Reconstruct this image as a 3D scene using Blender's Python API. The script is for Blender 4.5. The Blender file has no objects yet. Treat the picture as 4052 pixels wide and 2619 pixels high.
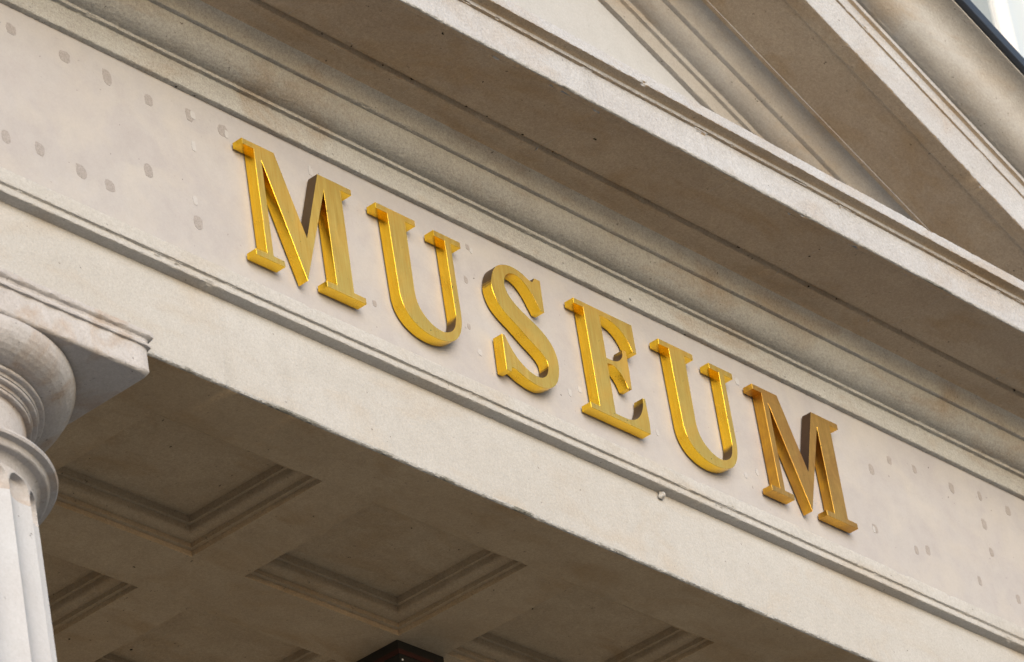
import bpy, bmesh, math, random
import numpy as np
from mathutils import Vector, Matrix

# ---------------------------------------------------------------- camera, sky, sun, exposure
SC = bpy.context.scene
COL = SC.collection
H = 8.9                                   # height of the frieze's middle above the paving
YAW, PITCH, ROLL = math.radians(53.06), math.radians(30.74), math.radians(-9.18)
DIST = 14.08
fw = Vector((math.sin(YAW)*math.cos(PITCH), math.cos(YAW)*math.cos(PITCH), math.sin(PITCH)))
r0 = Vector((math.cos(YAW), -math.sin(YAW), 0)); u0 = r0.cross(fw)
rt = math.cos(ROLL)*r0 + math.sin(ROLL)*u0
up = -math.sin(ROLL)*r0 + math.cos(ROLL)*u0
cam = bpy.data.cameras.new('camera'); camo = bpy.data.objects.new('camera', cam); COL.objects.link(camo)
M = Matrix((rt, up, -fw)).transposed().to_4x4(); M.translation = -DIST*fw + Vector((0, 0, H))
camo.matrix_world = M
cam.sensor_width = 36; cam.lens = 16980/4052*36
cam.clip_start = 0.1; cam.clip_end = 2000
cam.dof.use_dof = True; cam.dof.focus_distance = 14.0; cam.dof.aperture_fstop = 5.6
SC.camera = camo

SUN_AZ, SUN_EL = math.radians(206), math.radians(18)      # azimuth clockwise from +Y
w = bpy.data.worlds.new('World'); SC.world = w; w.use_nodes = True
nt = w.node_tree; nt.nodes.clear()
sky = nt.nodes.new('ShaderNodeTexSky'); sky.sky_type = 'NISHITA'; sky.sun_disc = False
sky.sun_elevation = SUN_EL; sky.sun_rotation = SUN_AZ
sky.air_density = 1.0; sky.dust_density = 1.5; sky.ozone_density = 1.0
bg = nt.nodes.new('ShaderNodeBackground'); bg.inputs[1].default_value = 0.15
out = nt.nodes.new('ShaderNodeOutputWorld')
nt.links.new(sky.outputs[0], bg.inputs[0]); nt.links.new(bg.outputs[0], out.inputs[0])
sun = bpy.data.lights.new('sun', 'SUN'); sun.energy = 1.5; sun.angle = math.radians(44); sun.color = (1.0, 0.995, 0.985)
suno = bpy.data.objects.new('sun', sun); COL.objects.link(suno)
sd = Vector((math.sin(SUN_AZ)*math.cos(SUN_EL), math.cos(SUN_AZ)*math.cos(SUN_EL), math.sin(SUN_EL)))
suno.rotation_euler = sd.to_track_quat('Z', 'Y').to_euler(); suno.location = (-10, -12, 25)
SC.view_settings.view_transform = 'Standard'; SC.view_settings.look = 'None'
SC.view_settings.exposure = 0.5; SC.view_settings.gamma = 1; SC.view_settings.use_curve_mapping = False

# ---------------------------------------------------------------- materials
def srgb(r, g, b):
    f = lambda c: (c/255/12.92) if c/255 <= .04045 else ((c/255+.055)/1.055)**2.4
    return (f(r), f(g), f(b), 1)

class NB:
    def __init__(s, name):
        s.m = bpy.data.materials.new(name); s.m.use_nodes = True
        s.t = s.m.node_tree; s.b = s.t.nodes['Principled BSDF']
        s.tc = s.t.nodes.new('ShaderNodeTexCoord')
    def n(s, typ, **kw):
        o = s.t.nodes.new(typ)
        for k, v in kw.items(): setattr(o, k, v)
        return o
    def l(s, a, b): s.t.links.new(a, b)
    def mapping(s, scale=(1, 1, 1), rot=(0, 0, 0), loc=(0, 0, 0)):
        o = s.n('ShaderNodeMapping'); o.inputs['Scale'].default_value = scale; o.inputs['Rotation'].default_value = rot; o.inputs['Location'].default_value = loc
        s.l(s.tc.outputs['Object'], o.inputs[0]); return o.outputs[0]
    def noise(s, vec, scale, detail=4, rough=.55, dist=0):
        o = s.n('ShaderNodeTexNoise'); s.l(vec, o.inputs['Vector'])
        o.inputs['Scale'].default_value = scale; o.inputs['Detail'].default_value = detail
        o.inputs['Roughness'].default_value = rough; o.inputs['Distortion'].default_value = dist
        return o.outputs[0]
    def ramp(s, fac, a, b, ca=(0, 0, 0, 1), cb=(1, 1, 1, 1)):
        o = s.n('ShaderNodeValToRGB'); s.l(fac, o.inputs[0])
        o.color_ramp.elements[0].position = a; o.color_ramp.elements[0].color = ca
        o.color_ramp.elements[1].position = b; o.color_ramp.elements[1].color = cb
        return o.outputs[0]
    def mix(s, fac, a, b, mode='MIX'):
        o = s.n('ShaderNodeMix', data_type='RGBA', blend_type=mode)
        for i, v in ((0, fac), (6, a), (7, b)):
            if hasattr(v, 'is_linked'): s.l(v, o.inputs[i])
            else: o.inputs[i].default_value = v
        return o.outputs[2]
    def math(s, op, a, b):
        o = s.n('ShaderNodeMath', operation=op)
        for i, v in ((0, a), (1, b)):
            if hasattr(v, 'is_linked'): s.l(v, o.inputs[i])
            else: o.inputs[i].default_value = v
        return o.outputs[0]

def stone(name, base, tint, stain=None, stain_amt=0., grain=.55, bump=.5, stretch=.4, rough=.92, lo=.5, hi=.68):
    """weathered ashlar: base colour, a second tint in broad clouds, optional rust-brown stains, sand grain and dark specks"""
    k = NB(name)
    base, tint = (tuple(a*b for a, b in zip(q, (.955, 1.0, 1.10)))+(1,) for q in (base, tint))
    v = k.mapping((stretch, 1, 1)); vi = k.mapping()
    c = k.mix(k.ramp(k.noise(v, 3.2, 3, .6, .3), .35, .7), base, tint)
    c = k.mix(k.math('MULTIPLY', k.ramp(k.noise(vi, 14, 3, .65), .4, .75), .35), c, tuple(x*.82 for x in tint[:3])+(1,))
    if stain:
        s = k.math('MULTIPLY', k.ramp(k.noise(v, 5.5, 4, .62, .5), lo, hi), stain_amt)
        c = k.mix(s, c, stain)
    g1 = k.noise(vi, 230, 1, .6); g2 = k.noise(vi, 95, 1, .6)
    gr = k.math('ADD', k.math('MULTIPLY', g1, .6), k.math('MULTIPLY', g2, .4))
    c = k.mix(grain, c, k.ramp(gr, .30, .72, (.55, .53, .5, 1), (1.3, 1.3, 1.3, 1)), 'MULTIPLY')
    sp = k.ramp(k.noise(vi, 60, 2, .5), .70, .74)
    sp = k.math('MULTIPLY', sp, k.ramp(k.noise(vi, 6, 2), .45, .62))
    c = k.mix(k.math('MULTIPLY', sp, .75), c, (.045, .035, .028, 1))
    k.l(c, k.b.inputs['Base Color'])
    k.b.inputs['Roughness'].default_value = rough
    k.b.inputs['Specular IOR Level'].default_value = .2
    bp = k.n('ShaderNodeBump'); bp.inputs['Strength'].default_value = bump; bp.inputs['Distance'].default_value = .0035
    hh = k.math('ADD', g2, k.math('MULTIPLY', k.noise(v, 22, 2), .9))
    k.l(hh, bp.inputs['Height']); k.l(bp.outputs[0], k.b.inputs['Normal'])
    return k.m

OCH = (.20, .105, .035, 1)
MAT = {}
MAT['architrave'] = stone('architrave_stone', (.475, .452, .41, 1), (.44, .412, .365, 1), (.40, .33, .25, 1), .3, grain=.38, bump=.4)
MAT['frieze'] = stone('frieze_stone', (.43, .40, .37, 1), (.40, .365, .34, 1), (.46, .435, .405, 1), .5, grain=.12, bump=.12, stretch=.8, lo=.45, hi=.7)
MAT['bed'] = stone('cornice_stone', (.47, .455, .41, 1), (.40, .375, .325, 1), (.30, .21, .12, 1), .45, grain=.62, bump=.75)
MAT['corona'] = stone('corona_stone', (.49, .485, .475, 1), (.44, .42, .40, 1), (.36, .28, .20, 1), .35, grain=.45, bump=.8)
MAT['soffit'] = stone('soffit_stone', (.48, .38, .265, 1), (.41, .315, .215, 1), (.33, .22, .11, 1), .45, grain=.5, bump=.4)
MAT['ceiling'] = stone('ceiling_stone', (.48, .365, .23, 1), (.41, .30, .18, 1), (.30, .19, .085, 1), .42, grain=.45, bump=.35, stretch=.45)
MAT['tympanum'] = stone('tympanum_stone', (.47, .465, .445, 1), (.45, .44, .415, 1), None, grain=.25, bump=.25)
MAT['rake'] = stone('raking_stone', (.43, .405, .36, 1), (.37, .33, .275, 1), (.34, .255, .165, 1), .45, grain=.35, bump=.4)
MAT['capital'] = stone('capital_stone', (.48, .45, .42, 1), (.44, .405, .375, 1), (.34, .255, .185, 1), .65, grain=.35, bump=.45, stretch=1)
MAT['shaft'] = stone('shaft_stone', (.48, .475, .465, 1), (.46, .445, .43, 1), None, grain=.18, bump=.2, stretch=1)
MAT['wall'] = stone('wall_stone', (.34, .29, .22, 1), (.28, .23, .17, 1), None, grain=.3, bump=.3)
MAT['lichen'] = stone('weathered_arris', (.475, .455, .42, 1), (.41, .40, .37, 1), (.13, .13, .11, 1), .8, grain=.55, bump=.8, stretch=.7, lo=.53, hi=.64)
MAT['plug'] = stone('plug_mortar', (.355, .32, .29, 1), (.325, .29, .262, 1), None, grain=.5, bump=.3)
MAT['plug_faint'] = stone('weathered_mortar', (.355, .315, .28, 1), (.33, .29, .255, 1), None, grain=.4, bump=.2)
MAT['filler'] = stone('filler_plaster', (.475, .45, .42, 1), (.45, .42, .39, 1), None, grain=.15, bump=.2)
MAT['paving'] = stone('paving_slabs', (.33, .285, .215, 1), (.28, .24, .18, 1), None, grain=.3, bump=.3, stretch=1)

def brass(name, c0, c1, dark, tarnish, rough, brush):
    k = NB(name)
    v = k.mapping((150, 150, 5)); vi = k.mapping()
    br = k.noise(v, 1.6, 3, .6)                       # brush marks run up and down
    c = k.mix(k.ramp(br, .36, .64), c0, c1)
    cl = k.ramp(k.noise(vi, 6.5, 4, .65, .6), .52-.22*tarnish, .78)
    c = k.mix(k.math('MULTIPLY', cl, .3+.6*tarnish), c, dark)
    sp = k.ramp(k.noise(vi, 75, 2, .5), .70, .74)
    sp = k.math('MULTIPLY', sp, k.ramp(k.noise(vi, 9, 2), .5, .62))
    c = k.mix(k.math('MULTIPLY', sp, .8), c, (.05, .025, .012, 1))
    # purple-brown patina where rain and dust lie on upward faces of the letters
    ge = k.n('ShaderNodeNewGeometry'); sx = k.n('ShaderNodeSeparateXYZ'); k.l(ge.outputs['True Normal'], sx.inputs[0])
    pt = k.math('ADD', sx.outputs[2], k.math('MULTIPLY', k.math('SUBTRACT', k.noise(vi, 24, 3), .5), .30))
    pt = k.ramp(pt, .06, .26)
    c = k.mix(k.math('MULTIPLY', pt, .92), c, (.085, .06, .055, 1))
    k.l(c, k.b.inputs['Base Color'])
    k.b.inputs['Metallic'].default_value = 1
    ro = k.math('ADD', k.math('MULTIPLY', br, brush), rough)
    ro = k.math('ADD', ro, k.math('ADD', k.math('MULTIPLY', cl, .12), k.math('MULTIPLY', pt, .25)))
    k.l(ro, k.b.inputs['Roughness'])
    bp = k.n('ShaderNodeBump'); bp.inputs['Strength'].default_value = .10; bp.inputs['Distance'].default_value = .0015
    k.l(br, bp.inputs['Height']); k.l(bp.outputs[0], k.b.inputs['Normal'])
    return k.m
MAT['brass'] = brass('polished_brass', (.90, .56, .035, 1), (.98, .66, .06, 1), (.55, .28, .04, 1), .1, .16, .12)
MAT['brass_face'] = brass('brushed_brass', (.98, .59, .12, 1), (1.0, .70, .19, 1), (.74, .40, .075, 1), .38, .34, .20)
MAT['brass_dull'] = brass('tarnished_brass', (.72, .40, .05, 1), (.85, .50, .06, 1), (.34, .17, .06, 1), 1.0, .22, .15)
MAT['brass_dull_face'] = brass('tarnished_brass_face', (.72, .40, .10, 1), (.84, .50, .14, 1), (.40, .19, .065, 1), .95, .32, .22)

def plain(name, col, rough=.5, metal=0., spec=.5, var=.15):
    k = NB(name)
    c = k.mix(k.math('MULTIPLY', k.noise(k.mapping(), 25, 4), var*2), col, tuple(x*.6 for x in col[:3])+(1,))
    k.l(c, k.b.inputs['Base Color']); k.b.inputs['Roughness'].default_value = rough
    k.b.inputs['Metallic'].default_value = metal; k.b.inputs['Specular IOR Level'].default_value = spec
    return k.m
MAT['gutter'] = plain('gutter_paint', (.035, .045, .065, 1), .4)
MAT['dirt'] = plain('cobweb_dirt', (.045, .036, .028, 1), .95, spec=.05)
MAT['black'] = plain('black_paint', (.006, .006, .006, 1), .5)
MAT['red'] = plain('dark_red_trim', (.03, .004, .003, 1), .5)
MAT['white'] = plain('white_paint', (.80, .80, .80, 1), .45, var=.05)
MAT['render'] = plain('pale_render', (.30, .345, .375, 1), .9, var=.2)
k = NB('window_glass'); k.b.inputs['Base Color'].default_value = (.55, .62, .68, 1); k.b.inputs['Roughness'].default_value = .08
k.b.inputs['Specular IOR Level'].default_value = .9; MAT['glass'] = k.m

# ---------------------------------------------------------------- helpers
def link(name, me, mat, parent=None):
    o = bpy.data.objects.new(name, me); COL.objects.link(o)
    if mat and not me.materials: me.materials.append(MAT[mat])
    if parent:
        o.parent = parent
        if parent.type == 'EMPTY': o.location = -parent.location      # meshes are given in scene coordinates
    return o
def mesh(name, V, F, mat, parent=None, smooth=None):
    """V in frieze coordinates (z measured from the middle of the frieze)"""
    me = bpy.data.meshes.new(name)
    V = np.asarray(V, float).copy(); V[:, 2] += H
    me.from_pydata(V.tolist(), [], F)
    bm = bmesh.new(); bm.from_mesh(me); bmesh.ops.recalc_face_normals(bm, faces=bm.faces); bm.to_mesh(me); bm.free()
    if smooth is not None:
        me.polygons.foreach_set('use_smooth', [True]*len(me.polygons)); me.set_sharp_from_angle(angle=math.radians(smooth))
    me.update()
    return link(name, me, mat, parent)
def empty(name, loc, label, cat, group=None):
    o = bpy.data.objects.new(name, None); COL.objects.link(o); o.location = loc
    o['label'] = label; o['category'] = cat
    if group: o['group'] = group
    return o
def tag(o, label, cat, group=None, kind=None):
    if label: o['label'] = label
    if cat: o['category'] = cat
    if group: o['group'] = group
    if kind: o['kind'] = kind
def box(x0, x1, y0, y1, z0, z1):
    V = [(x, y, z) for x in (x0, x1) for y in (y0, y1) for z in (z0, z1)]
    return V, [(0, 1, 3, 2), (4, 6, 7, 5), (0, 4, 5, 1), (2, 3, 7, 6), (0, 2, 6, 4), (1, 5, 7, 3)]
def boxes(*bs):
    V, F = [], []
    for b in bs:
        v, f = box(*b); F += [tuple(i+len(V) for i in q) for q in f]; V += v
    return V, F

_rng = np.random.default_rng(7)
def noise1(x, scale, octs=3):
    """smooth random curve of x, about -1..1"""
    t = np.zeros_like(x); a = 1.; tot = 0
    for o in range(octs):
        n = int((x.max()-x.min())/scale*2**o)+4
        g = _rng.uniform(-1, 1, n); p = (x-x.min())/scale*2**o
        i = p.astype(int); f = p-i; f = f*f*(3-2*f)
        t += a*(g[i]*(1-f)+g[i+1]*f); tot += a; a *= .55
    return t/tot

def arc(c, r, a0, a1, n=8):
    return [(c[0]+r[0]*math.cos(math.radians(a0+(a1-a0)*i/n)), c[1]+r[1]*math.sin(math.radians(a0+(a1-a0)*i/n))) for i in range(n+1)]

def rounded(prof):
    """prof: closed list of (y, z, r): corner with rounding radius r (0 = as it is, no wear). -> [(y, z, group, inward y, inward z)]"""
    out = []; n = len(prof)
    for i, p in enumerate(prof):
        y, z, r = p
        if r <= 0: out.append((y, z, -1, 0, 0)); continue
        a = np.array(prof[i-1][:2])-np.array((y, z)); b = np.array(prof[(i+1) % n][:2])-np.array((y, z))
        la, lb = np.linalg.norm(a), np.linalg.norm(b); a /= la; b /= lb
        d = min(r, la*.45, lb*.45); bis = a+b; L = np.linalg.norm(bis)
        if L < 1e-6: out.append((y, z, -1, 0, 0)); continue
        bis /= L
        P0, P2 = np.array((y, z))+a*d, np.array((y, z))+b*d
        G0, G2 = np.array((y, z))+a*min(max(2.5*d, .012), la*.48), np.array((y, z))+b*min(max(2.5*d, .012), lb*.48)
        out.append((G0[0], G0[1], -1, 0, 0))
        for t in (0, .33, .67, 1):
            q = (1-t)**2*P0+2*t*(1-t)*np.array((y, z))+t*t*P2
            out.append((q[0], q[1], i, bis[0], bis[1]))
        out.append((G2[0], G2[1], -1, 0, 0))
    return out

def moulding(name, prof, x0, x1, mat, parent, step=.005, wear=.0009, chip=.004, place=None, start=None, smooth=32, matfun=None):
    """a stone run along x with the closed section prof; its arrises are worn and chipped along the length"""
    P = rounded(prof); n = max(2, int((x1-x0)/step)); xs = np.linspace(x0, x1, n+1)
    cols = []; seen = {}
    for (y, z, g, iy, iz) in P:
        d = np.zeros_like(xs)
        if g >= 0:
            if g not in seen:
                c = noise1(xs, .09, 4)
                seen[g] = (noise1(xs, .6, 2)*.0012, np.clip(c-.42, 0, 1)*chip*3.5)
            lowf, ch = seen[g]
            d = lowf+ch+noise1(xs, .012, 2)*wear+abs(noise1(xs, .03, 2))*wear
        cols.append(np.stack([xs, y+d*iy, z+d*iz], 1))
    m = len(P)
    V = np.stack(cols, 1).reshape(-1, 3)            # index = i*m + j
    if start is not None:                            # mitre: shift the start of each line
        V = V.reshape(n+1, m, 3)
        for j in range(m):
            s = start(P[j][0], P[j][1]); t = (xs-x0)/(x1-x0)
            V[:, j, 0] = s+(x1-s)*t
        V = V.reshape(-1, 3)
    if place is not None: V = place(V)
    F = []
    for i in range(n):
        for j in range(m):
            k = (j+1) % m
            F.append((i*m+j, (i+1)*m+j, (i+1)*m+k, i*m+k))
    F.append(tuple(range(m))); F.append(tuple(n*m+j for j in range(m))[::-1])
    o = mesh(name, V, F, mat, parent, smooth)
    return o

# ---------------------------------------------------------------- ground
g = 60.
o = mesh('paving', [(-g, -g, -H), (g, -g, -H), (g, g, -H), (-g, g, -H)], [(0, 1, 2, 3)], 'paving'); o['kind'] = 'structure'

# ---------------------------------------------------------------- the portico
CX = .245
por = empty('museum_portico', (CX, 0, 0), 'pale stone classical portico with coffered ceiling, lettered frieze and triangular pediment', 'portico')
ZA = -.713
X0, X1 = CX-3.1, CX+3.1
# architrave
ar = moulding('architrave', [(.2325, ZA, 0), (0, ZA, .010), (0, -.400, 0), (.0, -.398, 0), (-.0385, -.394, .004), (-.0385, -.371, .003), (-.0485, -.3695, .003),
     (-.0485, -.318, .004), (0, -.3135, 0), (.2325, -.3135, 0)], X0, X1, 'architrave', por, chip=.005, wear=.0010)
# soffit of the beam is stained: lay the ceiling material on its downward faces
def second_material(o, mat, test):
    o.data.materials.append(MAT[mat]); idx = len(o.data.materials)-1
    for p in o.data.polygons:
        if test(p): p.material_index = idx
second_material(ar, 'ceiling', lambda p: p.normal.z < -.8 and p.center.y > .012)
second_material(ar, 'lichen', lambda p: p.center.y < .0115 and p.center.z < H+ZA+.0115)
lump = bmesh.new(); bmesh.ops.create_icosphere(lump, subdivisions=3, radius=.011)
for v in lump.verts: v.co *= 1+.25*math.sin(v.co.x*300+v.co.z*220)+.15*math.sin(v.co.y*400); v.co.z *= 1.15
me = bpy.data.meshes.new('mortar_lump'); lump.to_mesh(me); lump.free(); me.polygons.foreach_set('use_smooth', [True]*len(me.polygons))
# frieze
fr = mesh('frieze', *box(X0, X1, 0, .23, -.325, .42), 'frieze', por)
# cornice: bed mouldings, then the corona in separate stones
OV = arc((-.0356, .512), (-.078, -.078), 90, 0, 9)      # quarter round from under to front
OV = [(-.0356-.078*math.sin(math.radians(a)), .512-.078*math.cos(math.radians(a))) for a in np.linspace(0, 90, 10)]
CV = [(-.188+.0583*math.cos(math.radians(a)), .512+.0583*math.sin(math.radians(a))) for a in np.linspace(0, 88, 9)]
bed = [(.2, .338, 0), (-.0207, .338, .006), (-.0207, .421, .002), (-.0356, .422, .002), (-.0356, .434, .002)]
bed += [(y, z, 0) for y, z in OV[1:]]+[(-.1296, .5125, .004)]+[(y, z, 0) for y, z in CV[1:]]+[(-.20, .5708, 0), (.2, .5705, 0)]
bedo = moulding('bed_moulding', bed, CX-3.2, CX+3.2, 'bed', por, chip=.004)
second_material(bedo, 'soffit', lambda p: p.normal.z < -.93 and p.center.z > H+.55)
cor = [(.2, .571, 0), (-.250, .571, .002), (-.260, .586, 0), (-.267, .586, 0), (-.278, .571, .002), (-.522, .571, .001), (-.524, .5665, .002), (-.551, .566, .007), (-.551, .694, .002), (-.563, .6945, .002), (-.563, .701, 0)]
cor += [(-.563-.016*(1-math.cos(math.radians(a))), .701+.009*math.sin(math.radians(a))) + (0,) for a in (30, 60, 88)]
cor += [(-.601, .7115, .003), (-.601, .757, .004), (.2, .775, 0)]
joints = [CX-3.6, -2.55, -1.85, -1.25, -.640, -.033, .647, 1.26, 1.9, 2.55, CX+3.6]
for a, b in zip(joints[:-1], joints[1:]):
    o = moulding('corona_stone', cor, a+.0003, b-.0003, 'corona', por, chip=.007, wear=.0012)
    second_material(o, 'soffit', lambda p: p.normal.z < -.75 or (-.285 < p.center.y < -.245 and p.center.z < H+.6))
    second_material(o, 'lichen', lambda p: p.center.y < -.5425 and p.center.z < H+.5735)
# tympanum and roof
AL = math.radians(24.2); SA, CA = math.sin(AL), math.cos(AL)
zt = lambda n, x: (n-abs(x-CX)*SA-CX*SA)/CA
ty = [(CX-2.9, .745), (CX+2.9, .745), (CX+2.9, max(.75, zt(1.94, CX+2.9))), (CX, zt(1.94, CX)), (CX-2.9, max(.75, zt(1.94, CX-2.9)))]
V = [(x, y, z) for y in (0, .2) for x, z in ty]
mesh('tympanum', V, [(0, 1, 2, 3, 4), (9, 8, 7, 6, 5)]+[(i, (i+1) % 5, 5+(i+1) % 5, 5+i) for i in range(5)], 'tympanum', por)
def rake_place(side):
    def f(V):
        s, y, n = V[:, 0].copy(), V[:, 1], V[:, 2]
        x = s*CA+n*SA; z = -s*SA+n*CA
        if side < 0: x = 2*CX-x
        return np.stack([x, y, z], 1)
    return f
rstart = lambda y, n: (CX-n*SA)/CA
N0 = 1.900
ROV = [(-.0356-.072*math.sin(math.radians(a)), 2.043-.048*math.cos(math.radians(a))) for a in np.linspace(0, 90, 9)]
RCV = [(-.188+.062*math.cos(math.radians(a)), 2.045+.047*math.sin(math.radians(a))) for a in np.linspace(0, 88, 8)]
rbed = [(.2, N0, 0), (-.0207, N0, .003), (-.0207, 1.970, .002), (-.0356, 1.971, .002), (-.0356, 1.995, .002)]
rbed += [(y, z, 0) for y, z in ROV[1:]]+[(-.126, 2.0445, .003)]+[(y, z, 0) for y, z in RCV[1:]]+[(-.2, 2.0915, 0), (.2, 2.0915, 0)]
rcor = [(.2, 2.092, 0), (-.203, 2.092, 0), (-.204, 2.086, 0), (-.218, 2.086, 0), (-.219, 2.092, 0), (-.450, 2.092, 0), (-.452, 2.089, 0), (-.515, 2.089, .006), (-.515, 2.252, .002), (-.524, 2.2525, .002), (-.524, 2.272, 0)]
rcor += [(-.524-.014*(1-math.cos(math.radians(a))), 2.272+.02*math.sin(math.radians(a)), 0) for a in (30, 60, 88)]+[(-.545, 2.293, .002), (-.545, 2.3125, 0), (.2, 2.3125, 0)]
S1 = [(-.556-.09*math.sin(math.radians(a)), 2.405-.09*math.cos(math.radians(a))) for a in np.linspace(0, 90, 9)]
S2 = [(-.736+.09*math.cos(math.radians(a)), 2.41+.09*math.sin(math.radians(a))) for a in np.linspace(0, 88, 9)]
sima = [(.2, 2.3145, 0), (-.556, 2.3145, .002)]+[(y, z, 0) for y, z in S1[1:]]+[(y, z, 0) for y, z in S2[1:]]+[(-.742, 2.5005, .002), (-.742, 2.509, .002), (.2, 2.52, 0)]
gut = [(-.705, 2.512, .002), (-.766, 2.513, .006), (-.768, 2.560, .006), (-.756, 2.560, .002), (-.754, 2.522, .003), (-.70, 2.530, .002)]
for side in (1, -1):
    moulding('raking_bed_moulding', rbed, 0, 2.4, 'rake', por, step=.006, chip=.004, place=rake_place(side), start=rstart)
    rj = [0, 2.45]
    for i, (a, b) in enumerate(zip(rj[:-1], rj[1:])):
        o = moulding('raking_corona_stone', rcor, a+.001, b-.001, 'corona' , por, step=.006, chip=.006, place=rake_place(side), start=rstart if i == 0 else None)
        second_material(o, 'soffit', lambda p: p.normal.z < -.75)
    moulding('cyma_moulding', sima, 0, 2.5, 'rake', por, step=.006, chip=.003, place=rake_place(side), start=rstart)
    moulding('gutter', gut, 0, 2.55, 'gutter', por, step=.05, chip=0, wear=0, place=rake_place(side), start=rstart)
    V = rake_place(side)(np.array([(s, y, n) for s, y, n in [((CX-2.32*SA)/CA, .19, 2.32), (2.6, .19, 2.32), (2.6, 3.3, 2.32), ((CX-2.32*SA)/CA, 3.3, 2.32), ((CX-2.5*SA)/CA, .19, 2.5), (2.6, .19, 2.5), (2.6, 3.3, 2.5), ((CX-2.5*SA)/CA, 3.3, 2.5)]]))
    mesh('roof_slope', V, [(0, 1, 2, 3), (7, 6, 5, 4), (0, 4, 5, 1), (1, 5, 6, 2), (2, 6, 7, 3), (3, 7, 4, 0)], 'gutter', por)
mesh('light_blocker', *box(CX-3.05, CX+3.05, .24, 3.2, -.56, .74), 'wall', por)  # unseen solid block, added to stop daylight leaking in above the ceiling
mesh('rear_wall', *box(CX-3.4, CX+3.4, 3.0, 3.4, -H, -.56), 'wall', por)
# ceiling: bands between the coffers, then the coffers themselves
xs = [X0]; ys = [.233]
CXS = [(-.542+.97*i, -.542+.97*i+.733) for i in range(-2, 4)]
CYS = [(.233+.822*j, .233+.822*j+.577) for j in range(3)]
for a, b in CXS: xs += [a, b]
xs.append(X1)
ys = [.233, CYS[0][1], CYS[1][0], CYS[1][1], CYS[2][0], CYS[2][1], 3.0]
V = [(x, y, ZA) for y in ys for x in xs]; F = []
for j in range(len(ys)-1):
    for i in range(len(xs)-1):
        if i % 2 == 1 and j % 2 == 0: continue
        F.append((j*len(xs)+i, (j+1)*len(xs)+i, (j+1)*len(xs)+i+1, j*len(xs)+i+1))
ce = mesh('ceiling', V, F, 'ceiling', por)
CP = [(0, 0), (.001, .004), (.002, .017), (.0175, .0185), (.0185, .033)]
CP += [(.0185+.040*math.sin(math.radians(a)), .033+.017*(1-math.cos(math.radians(a)))) for a in (15, 30, 45, 60, 75, 88)]
CP += [(.0595, .066), (.071, .0672), (.072, .080), (.0725, .090)]
def coffer(x0, x1, y0, y1):
    V, F = [], []
    for d, h in CP:
        V += [(x0+d, y0+d, ZA+h), (x1-d, y0+d, ZA+h), (x1-d, y1-d, ZA+h), (x0+d, y1-d, ZA+h)]
    for i in range(len(CP)-1):
        for q in range(4):
            r = (q+1) % 4; F.append((i*4+q, i*4+r, (i+1)*4+r, (i+1)*4+q))
    b = (len(CP)-1)*4; F.append((b, b+1, b+2, b+3))
    return mesh('coffer', V, F, 'ceiling', ce, 30)
for (xa, xb) in CXS:
    for (ya, yb) in CYS: coffer(xa, xb, ya, yb)

# ---------------------------------------------------------------- column
AX, AY = -2.37, .46
col = empty('stone_column', (AX, AY, 0), 'fluted pale stone column with square abacus at the edge of the portico', 'column')
def supported(prof):
    out = [prof[0]]
    for a, b in zip(prof[:-1], prof[1:]):
        L = math.hypot(b[0]-a[0], b[1]-a[1])
        if L > .014:
            for t in (.003/L, 1-.003/L): out.append((a[0]+(b[0]-a[0])*t, a[1]+(b[1]-a[1])*t))
        out.append(b)
    return out
def square_section(name, prof, mat, parent):
    """mitred square moulding round the axis: prof = [(half width, z)], corners a little worn"""
    V, F = [], []; K = 40; prof = supported(prof)
    base = []
    for q in range(4):
        for t in np.linspace(-1, 1, K, endpoint=False): base.append((q, t))
    for j, (hw, z) in enumerate(prof):
        for q, t in base:
            e = min(1, (1-abs(t))/.03); c = .006*(1-e)**2
            x, y = (hw-c, t*(hw-c)) 
            a = q*math.pi/2
            wob = .0012*math.sin(t*37+j*1.7+q)+.0009*math.sin(t*91+j)
            x += wob if 0 < j < len(prof)-1 else 0
            V.append((AX+x*math.cos(a)-y*math.sin(a), AY+x*math.sin(a)+y*math.cos(a), z))
    n = len(base)
    for j in range(len(prof)-1):
        for i in range(n): F.append((j*n+i, j*n+(i+1) % n, (j+1)*n+(i+1) % n, (j+1)*n+i))
    F.append(tuple(range(n))); F.append(tuple((len(prof)-1)*n+i for i in range(n))[::-1])
    return mesh(name, V, F, mat, parent, 35)
square_section('abacus', [(.49, ZA-.001), (.548, ZA-.001), (.552, ZA-.004), (.552, ZA-.017), (.549, ZA-.021), (.541, ZA-.024), (.538, ZA-.031), (.540, ZA-.038), (.546, ZA-.0425), (.546, ZA-.047), (.5445, ZA-.050), (.536, ZA-.0508), (.536, -.842), (.5335, -.848), (.527, -.852), (.45, -.852)], 'capital', col)
def lathe(name, prof, mat, parent, n=160, smooth=35, wob=.0006):
    V, F = [], []; prof = supported(prof)
    for j, (r, z) in enumerate(prof):
        for i in range(n):
            a = 2*math.pi*i/n; rr = r+wob*math.sin(a*23+j)*math.sin(a*7+2*j)
            V.append((AX+rr*math.cos(a), AY+rr*math.sin(a), z))
    for j in range(len(prof)-1):
        for i in range(n): F.append((j*n+i, j*n+(i+1) % n, (j+1)*n+(i+1) % n, (j+1)*n+i))
    F.append(tuple(range(n))); F.append(tuple((len(prof)-1)*n+i for i in range(n))[::-1])
    return mesh(name, V, F, mat, parent, smooth)
ech = [(.40, -.8525), (.516, -.8525)]+[(.438+.098*math.cos(math.radians(a)), -.868-.078*math.sin(math.radians(a))) for a in (-8, 0, 10, 22, 34, 46, 58, 70, 80, 87)]+[(.436, -.9465), (.38, -.9465)]
lathe('echinus', ech, 'capital', col, smooth=40)
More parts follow.
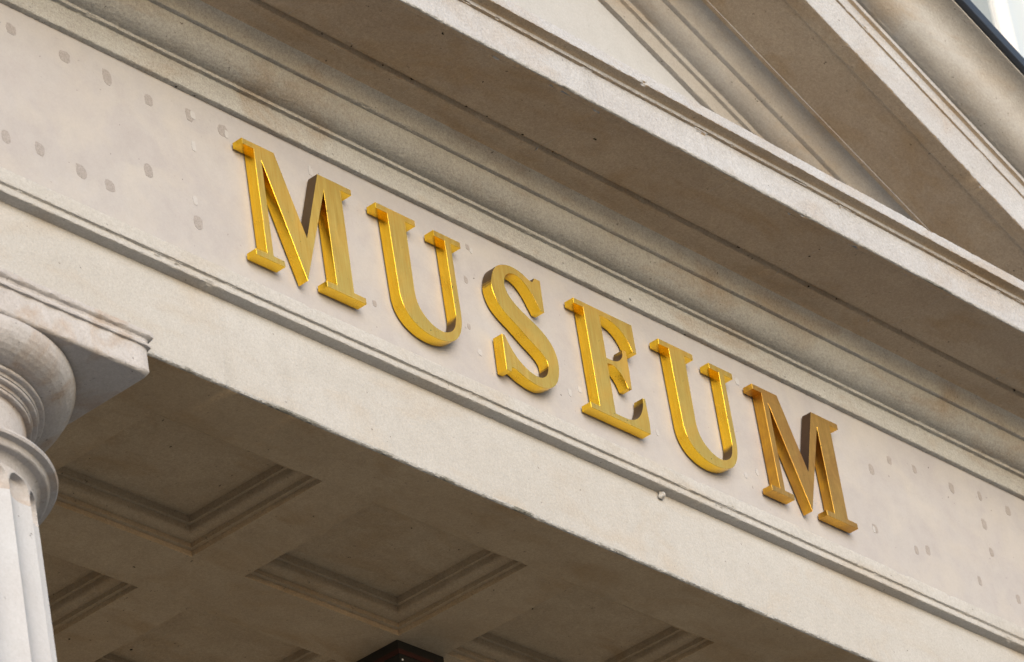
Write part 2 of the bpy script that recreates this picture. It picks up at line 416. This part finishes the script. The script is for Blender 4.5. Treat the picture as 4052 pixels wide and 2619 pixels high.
for r, z in ((.440, -.947), (.420, -.9685), (.400, -.990)):
    lathe('annulet', [(.37, z), (r-.003, z), (r, z-.003), (r, z-.0095), (r-.003, z-.012), (r-.016, z-.0125), (r-.018, z-.0213), (.37, z-.0213)], 'capital', col)
lathe('necking', [(.36, -1.0115), (.382, -1.0115), (.383, -1.02), (.384, -1.15), (.39, -1.16), (.40, -1.166), (.40, -1.170), (.30, -1.170)], 'capital', col)
lathe('astragal', [(.33, -1.1705), (.45, -1.1705), (.459, -1.1735), (.461, -1.180), (.457, -1.187), (.437, -1.190), (.4345, -1.194), (.432, -1.2045), (.428, -1.208), (.408, -1.211), (.398, -1.220), (.3925, -1.232), (.391, -1.236), (.33, -1.236)], 'capital', col)
# fluted shaft
ZJ, ZC = -1.310, -1.238
def shaft(name, zs, mat, cups):
    NF, per = 20, 22; n = NF*per; V, F = [], []
    for z in zs:
        R = .3915+.0385*(-1.24-z) if z > -4 else .3915+.0385*2.76+.012*(-4-z)
        for i in range(n):
            f = (i % per)/per*2-1                      # -1..1 across a flute, arris at +-1
            a = math.radians(-80)+2*math.pi*i/n
            if cups:
                t = (z-ZJ)/(ZC-.006-ZJ); wdt = .97*max(0, 1-t**2.6)**(1/2.6) if t > 0 else .97
                dp = .036*math.sqrt(max(0, 1-(f/wdt)**2))*(1-.35*max(0, t)) if wdt > abs(f) else 0
            else: dp = .021*(1-f*f)
            V.append((AX+(R-dp)*math.cos(a), AY+(R-dp)*math.sin(a), z))
    for j in range(len(zs)-1):
        for i in range(n): F.append((j*n+i, j*n+(i+1) % n, (j+1)*n+(i+1) % n, (j+1)*n+i))
    F.append(tuple(range(n))); F.append(tuple((len(zs)-1)*n+i for i in range(n))[::-1])
    return mesh(name, V, F, mat, col, 38)
shaft('flute_heads', list(np.arange(-1.2365, ZJ, -.0025))+[ZJ-.001], 'capital', True)
shaft('shaft', [ZJ-.0025]+list(np.linspace(ZJ-.004, -4, 30))+list(np.linspace(-4.3, -8.55, 12)), 'shaft', False)
lathe('column_base', [(.55, -8.55), (.60, -8.58), (.62, -8.64), (.60, -8.70), (.57, -8.71), (.57, -8.73), (.68, -8.75), (.68, -8.9)], 'capital', col)

# ---------------------------------------------------------------- brass letters
def cat(points, closed=False, n=6):
    """points with 's' suffix smooth: Catmull-Rom through a list of points"""
    P = [np.array(p, float) for p in points]; out = []
    for i in range(len(P)-1):
        p0 = P[max(i-1, 0)]; p1 = P[i]; p2 = P[i+1]; p3 = P[min(i+2, len(P)-1)]
        for t in np.linspace(0, 1, n, endpoint=False):
            out.append(tuple(.5*((2*p1)+(-p0+p2)*t+(2*p0-5*p1+4*p2-p3)*t*t+(-p0+3*p1-3*p2+p3)*t**3)))
    out.append(tuple(P[-1])); return out
T, B, S = .2195, -.2095, .021
L_M = [(0, T), (.143, T), (.249, -.057), (.340, T), (.494, T), (.494, T-S), (.443, T-S), (.441, B+S+.001), (.494, B+S), (.494, B), (.316, B), (.316, B+S), (.363, B+S+.001), (.361, .165), (.226, -.2235), (.0805, .165), (.0805, B+S+.001), (.129, B+S), (.129, B), (.002, B), (.002, B+S), (.052, B+S+.001), (.050, T-S), (0, T-S)]
U_out = cat([(.056, -.075), (.058, -.112), (.070, -.150), (.100, -.185), (.148, -.209), (.200, -.217), (.248, -.213), (.290, -.199), (.318, -.178), (.339, -.147), (.351, -.108), (.3545, -.07)])
U_in = cat([(.326, -.07), (.3245, -.1), (.312, -.138), (.288, -.164), (.252, -.178), (.212, -.174), (.177, -.156), (.151, -.130), (.137, -.098), (.1335, -.065)])
L_U = [(0, T), (0, T-S-.001), (.0515, T-S-.001)]+U_out+[(.3545, T-S-.001), (.405, T-S-.001), (.405, T), (.275, T), (.275, T-S-.001), (.326, T-S-.001)]+U_in+[(.1365, T-S-.001), (.186, T-S-.001), (.186, T)]
S_a = cat([(.111, .095), (.094, .122), (.074, .154), (.046, .182), (.012, .196), (-.022, .192), (-.048, .174), (-.061, .147), (-.060, .120), (-.043, .091), (-.003, .062), (.043, .040), (.087, .019), (.123, -.007), (.148, -.038), (.1605, -.078), (.158, -.121), (.143, -.164), (.116, -.196), (.078, -.2155), (.035, -.222), (-.022, -.2135), (-.070, -.197), (-.091, -.194)], n=4)
S_b = cat([(-.104, -.076), (-.094, -.095), (-.076, -.123), (-.050, -.151), (-.010, -.175), (.032, -.185), (.066, -.179), (.091, -.157), (.103, -.124), (.098, -.098), (.071, -.074), (.024, -.047), (-.030, -.012), (-.083, .019), (-.115, .050), (-.131, .091), (-.128, .130), (-.110, .173), (-.077, .204), (-.024, .2225), (.030, .219), (.072, .203), (.092, .201)], n=4)
L_S = [(.134, T+.001), (.130, .095)]+S_a+[(-.099, -.2135), (-.122, -.2135), (-.118, -.076)]+S_b+[(.105, T+.001)]
E_low = cat([(.297, -.072), (.290, -.105), (.271, -.143), (.242, -.172), (.207, -.187), (.170, -.1895), (.1285, -.1895)])
E_m1 = cat([(.1305, .007), (.163, .009), (.193, -.008), (.213, -.034), (.2235, -.059)])
E_m2 = cat([(.229, .094), (.221, .066), (.203, .044), (.176, .031), (.1305, .028)])
E_up = cat([(.1315, .197), (.176, .197), (.226, .182), (.261, .152), (.285, .105)])
L_E = [(0, T), (0, T-S), (.0475, T-S), (.047, B+S), (-.002, B+S), (-.002, B), (.307, B), (.312, -.165), (.309, -.072)]+E_low+E_m1+[(.243, -.057), (.247, .017), (.247, .094)]+E_m2+E_up+[(.306, .105), (.306, T)]
DEP, OFF, BEV = .040, .0065, .0004
def letter(ch, poly, x, mat, label):
    cu = bpy.data.curves.new('letter_'+ch, 'CURVE'); cu.dimensions = '2D'; cu.fill_mode = 'BOTH'
    cu.extrude = DEP/2-BEV; cu.bevel_depth = BEV; cu.bevel_resolution = 0; cu.offset = -BEV
    sp = cu.splines.new('POLY'); sp.points.add(len(poly)-1)
    for p, q in zip(sp.points, poly): p.co = (q[0], q[1], 0, 1)
    sp.use_cyclic_u = True
    tmp = bpy.data.objects.new('tmp', cu); COL.objects.link(tmp)
    dg = bpy.context.evaluated_depsgraph_get(); dg.update()
    me = bpy.data.meshes.new_from_object(tmp.evaluated_get(dg))
    bpy.data.objects.remove(tmp)
    me.materials.clear()
    # stand the letter up: x along the wall, curve y -> z, thickness along y
    me.transform(Matrix(((1, 0, 0, 0), (0, 0, -1, 0), (0, 1, 0, 0), (0, 0, 0, 1))))
    bm = bmesh.new(); bm.from_mesh(me); bmesh.ops.remove_doubles(bm, verts=bm.verts, dist=1e-5); bmesh.ops.recalc_face_normals(bm, faces=bm.faces); bm.to_mesh(me); bm.free()
    me.polygons.foreach_set('use_smooth', [True]*len(me.polygons)); me.set_sharp_from_angle(angle=math.radians(24))
    o = link('brass_letter', me, mat); me.materials.append(MAT[mat+'_face'])
    for p in me.polygons: p.material_index = 1 if p.normal.y < -.95 else 0
    o.location = (x, -OFF-DEP/2, H)
    tag(o, label, 'letter', 'brass letters on the frieze')
    return o
letter('m', L_M, -1.279, 'brass', 'bright brass capital letter M that begins the word')
letter('u', L_U, -.670, 'brass', 'bright brass capital letter U between the first M and the S')
letter('s', L_S, 0, 'brass', 'brass capital letter S between a U and the E')
letter('e', L_E, .304, 'brass', 'brass capital letter E between the S and a U')
letter('u', L_U, .752, 'brass', 'brass capital letter U between the E and the brown tarnished M')
letter('m', L_M, 1.268, 'brass_dull', 'tarnished brownish brass capital letter M that ends the word')

# ---------------------------------------------------------------- filled fixing holes in the frieze
from mathutils import geometry
CAM = np.array(camo.location)-np.array((0, 0, H)); RM = np.array((rt, -up, fw))
def on_wall(px, py, Y=0.):
    d = np.array([(px-2026)/16980, (py-1309.5)/16980, 1.])@RM; s = (Y-CAM[1])/d[1]; p = CAM+s*d
    return p[0], p[2]
random.seed(4)
def plug(x, z, w, h, mat, th=.0009):
    K = 11; V = []
    for y in (-th, .002):
        for i in range(K):
            a = 2*math.pi*i/K; q = 1+.0
            c, s_ = math.cos(a), math.sin(a)
            e = (abs(c)**4+abs(s_)**4)**(-1/4.)
            random.seed(int(x*9999)+i)
            q = e*random.uniform(.84, 1.04)
            V.append((x+w/2*c*q, y, z+h/2*s_*q))
    F = [tuple(range(K)), tuple(range(2*K-1, K-1, -1))]+[(i, (i+1) % K, K+(i+1) % K, K+i) for i in range(K)]
    return mesh('plug', V, F, mat, fr)
s1 = .5875
A_ = [((0, 0), [(72, 195), (435, 380), (720, 520), (1000, 675), (1275, 775), (1500, 880), (40, 920), (270, 1005), (547, 1155), (740, 1250), (1000, 1150), (1335, 1500)], .042, .050, 'plug'),
      ((1300, 860), [(310, 580), (925, 420), (945, 735), (935, 200)], .020, .026, 'plug_faint'),
      ((2652, 1719), [(1475, 175), (1355, 235), (1645, 235), (1895, 360), (2085, 415), (2275, 515), (2115, 605), (1660, 780), (1735, 780), (2165, 795), (2085, 985), (2345, 1110), (1380, 635)], .030, .042, 'plug_faint'),
      ((0, 0), [(1297, 775), (1525, 905), (1305, 985), (1315, 1350), (2090, 1150)], .020, .036, 'filler'),
      ((1300, 860), [(960, 225), (1020, 910), (1625, 1180), (1690, 1160), (2215, 1450)], .020, .028, 'filler'),
      ((2652, 1719), [(508, 275), (585, 255), (1372, 640)], .018, .026, 'filler'), ((2652, 860), [(450, 1105)], .022, .034, 'filler')]
for off, L, pw, ph, m in A_:
    for a, b in L:
        x, z = on_wall(off[0]+a*s1, off[1]+b*s1)
        random.seed(int(x*1e5)); f = random.uniform(.8, 1.15)
        plug(x, z, pw*f, ph*random.uniform(.85, 1.15), m, .0014 if m == 'filler' else .0008)
def on_level(px, py, Z):
    d = np.array([(px-2026)/16980, (py-1309.5)/16980, 1.])@RM; s = (Z-CAM[2])/d[2]; p = CAM+s*d
    return p
dirt = [(.573, 1300, 0, [(150, 310), (375, 440), (560, 530), (925, 715), (1070, 790), (1300, 900), (1520, 1025), (1575, 1090)]),
        (.573, 2652, 860, [(455, 200), (950, 465), (1120, 550), (1555, 755), (2315, 1160)]),
        (.571, 1300, 0, [(1038, 548), (1795, 937), (765, 222), (600, 95)]), (.571, 2652, 860, [(1005, 215), (1875, 843), (940, 265)]),
        (.340, 0, 0, [(280, 145), (555, 285), (1170, 575), (1300, 640), (1480, 735)]), (.340, 2652, 860, [(85, 785), (490, 985)]),
        (-.712, 0, 1719, [(600, 160), (900, 890), (890, 1445), (465, 1380), (730, 1260), (1145, 80)]), (-.712, 1300, 1719, [(1375, 1165), (565, 630), (135, 825)])]
db = bmesh.new()
for Z, ox, oy, L in dirt:
    for a, b in L:
        p = on_level(ox+a*s1, oy+b*s1, Z); random.seed(a*7+b)
        r = random.uniform(.0025, .0065)
        for q in range(random.choice((1, 2, 3))):
            o3 = Vector((random.uniform(-1, 1), random.uniform(-.6, .6), random.uniform(-.3, .1)))*r*1.6
            res = bmesh.ops.create_icosphere(db, subdivisions=1, radius=r*random.uniform(.35, .8), matrix=Matrix.Translation(Vector(p)+Vector((0, 0, H))+o3)@Matrix.Diagonal((random.uniform(.7, 1.8), 1, random.uniform(.3, .8), 1)))
me = bpy.data.meshes.new('cobweb_dirt'); db.to_mesh(me); db.free()
do = link('cobweb_dirt', me, 'dirt', por); do['kind'] = 'stuff'
x, z = on_wall(2619, 1960, -.012)
lo = link('mortar_lump', bpy.data.meshes['mortar_lump'], 'architrave', ar); lo.location = (x, -.010, z+H)

# ---------------------------------------------------------------- fixture under the ceiling
fx = empty('ceiling_fixture', (.321, .945, H+ZA), 'black square fixture with a thin dark red band under the coffered ceiling', 'fixture')
mesh('housing', *box(.206, .436, .832, 1.050, ZA-.20, ZA-.0005), 'black', fx)
mesh('red_band', *box(.2035, .4385, .8295, 1.0525, ZA-.052, ZA-.034), 'red', fx)
bm = bmesh.new(); bmesh.ops.create_uvsphere(bm, u_segments=12, v_segments=8, radius=.0035); me = bpy.data.meshes.new('screw'); bm.to_mesh(me); bm.free()
so = link('screw', me, 'white', fx); so.location = Vector((.215, .829, H+ZA-.075))-fx.location

# ---------------------------------------------------------------- taller building beyond the gable
bb = empty('background_building', (11, 4, 0), 'pale tall building with white framed window beyond the gable', 'building')
V, F = boxes((7, 11.02, 4, 4.4, -H, 14), (11.9, 15, 4, 4.4, -H, 14), (11.02, 11.9, 4, 4.4, -H, 5), (11.02, 11.9, 4, 4.4, 11.5, 14))
mesh('wall', V, F, 'render', bb)
wi = mesh('window', *boxes((11.27, 11.44, 4.10, 4.2, 5, 11.5), (11.021, 11.09, 4.12, 4.2, 5, 11.5), (11.83, 11.899, 4.12, 4.2, 5, 11.5)), 'white', bb)
mesh('pane', *box(11.091, 11.269, 4.155, 4.165, 5, 11.5), 'glass', wi)
mesh('pane', *box(11.441, 11.829, 4.155, 4.165, 5, 11.5), 'glass', wi)
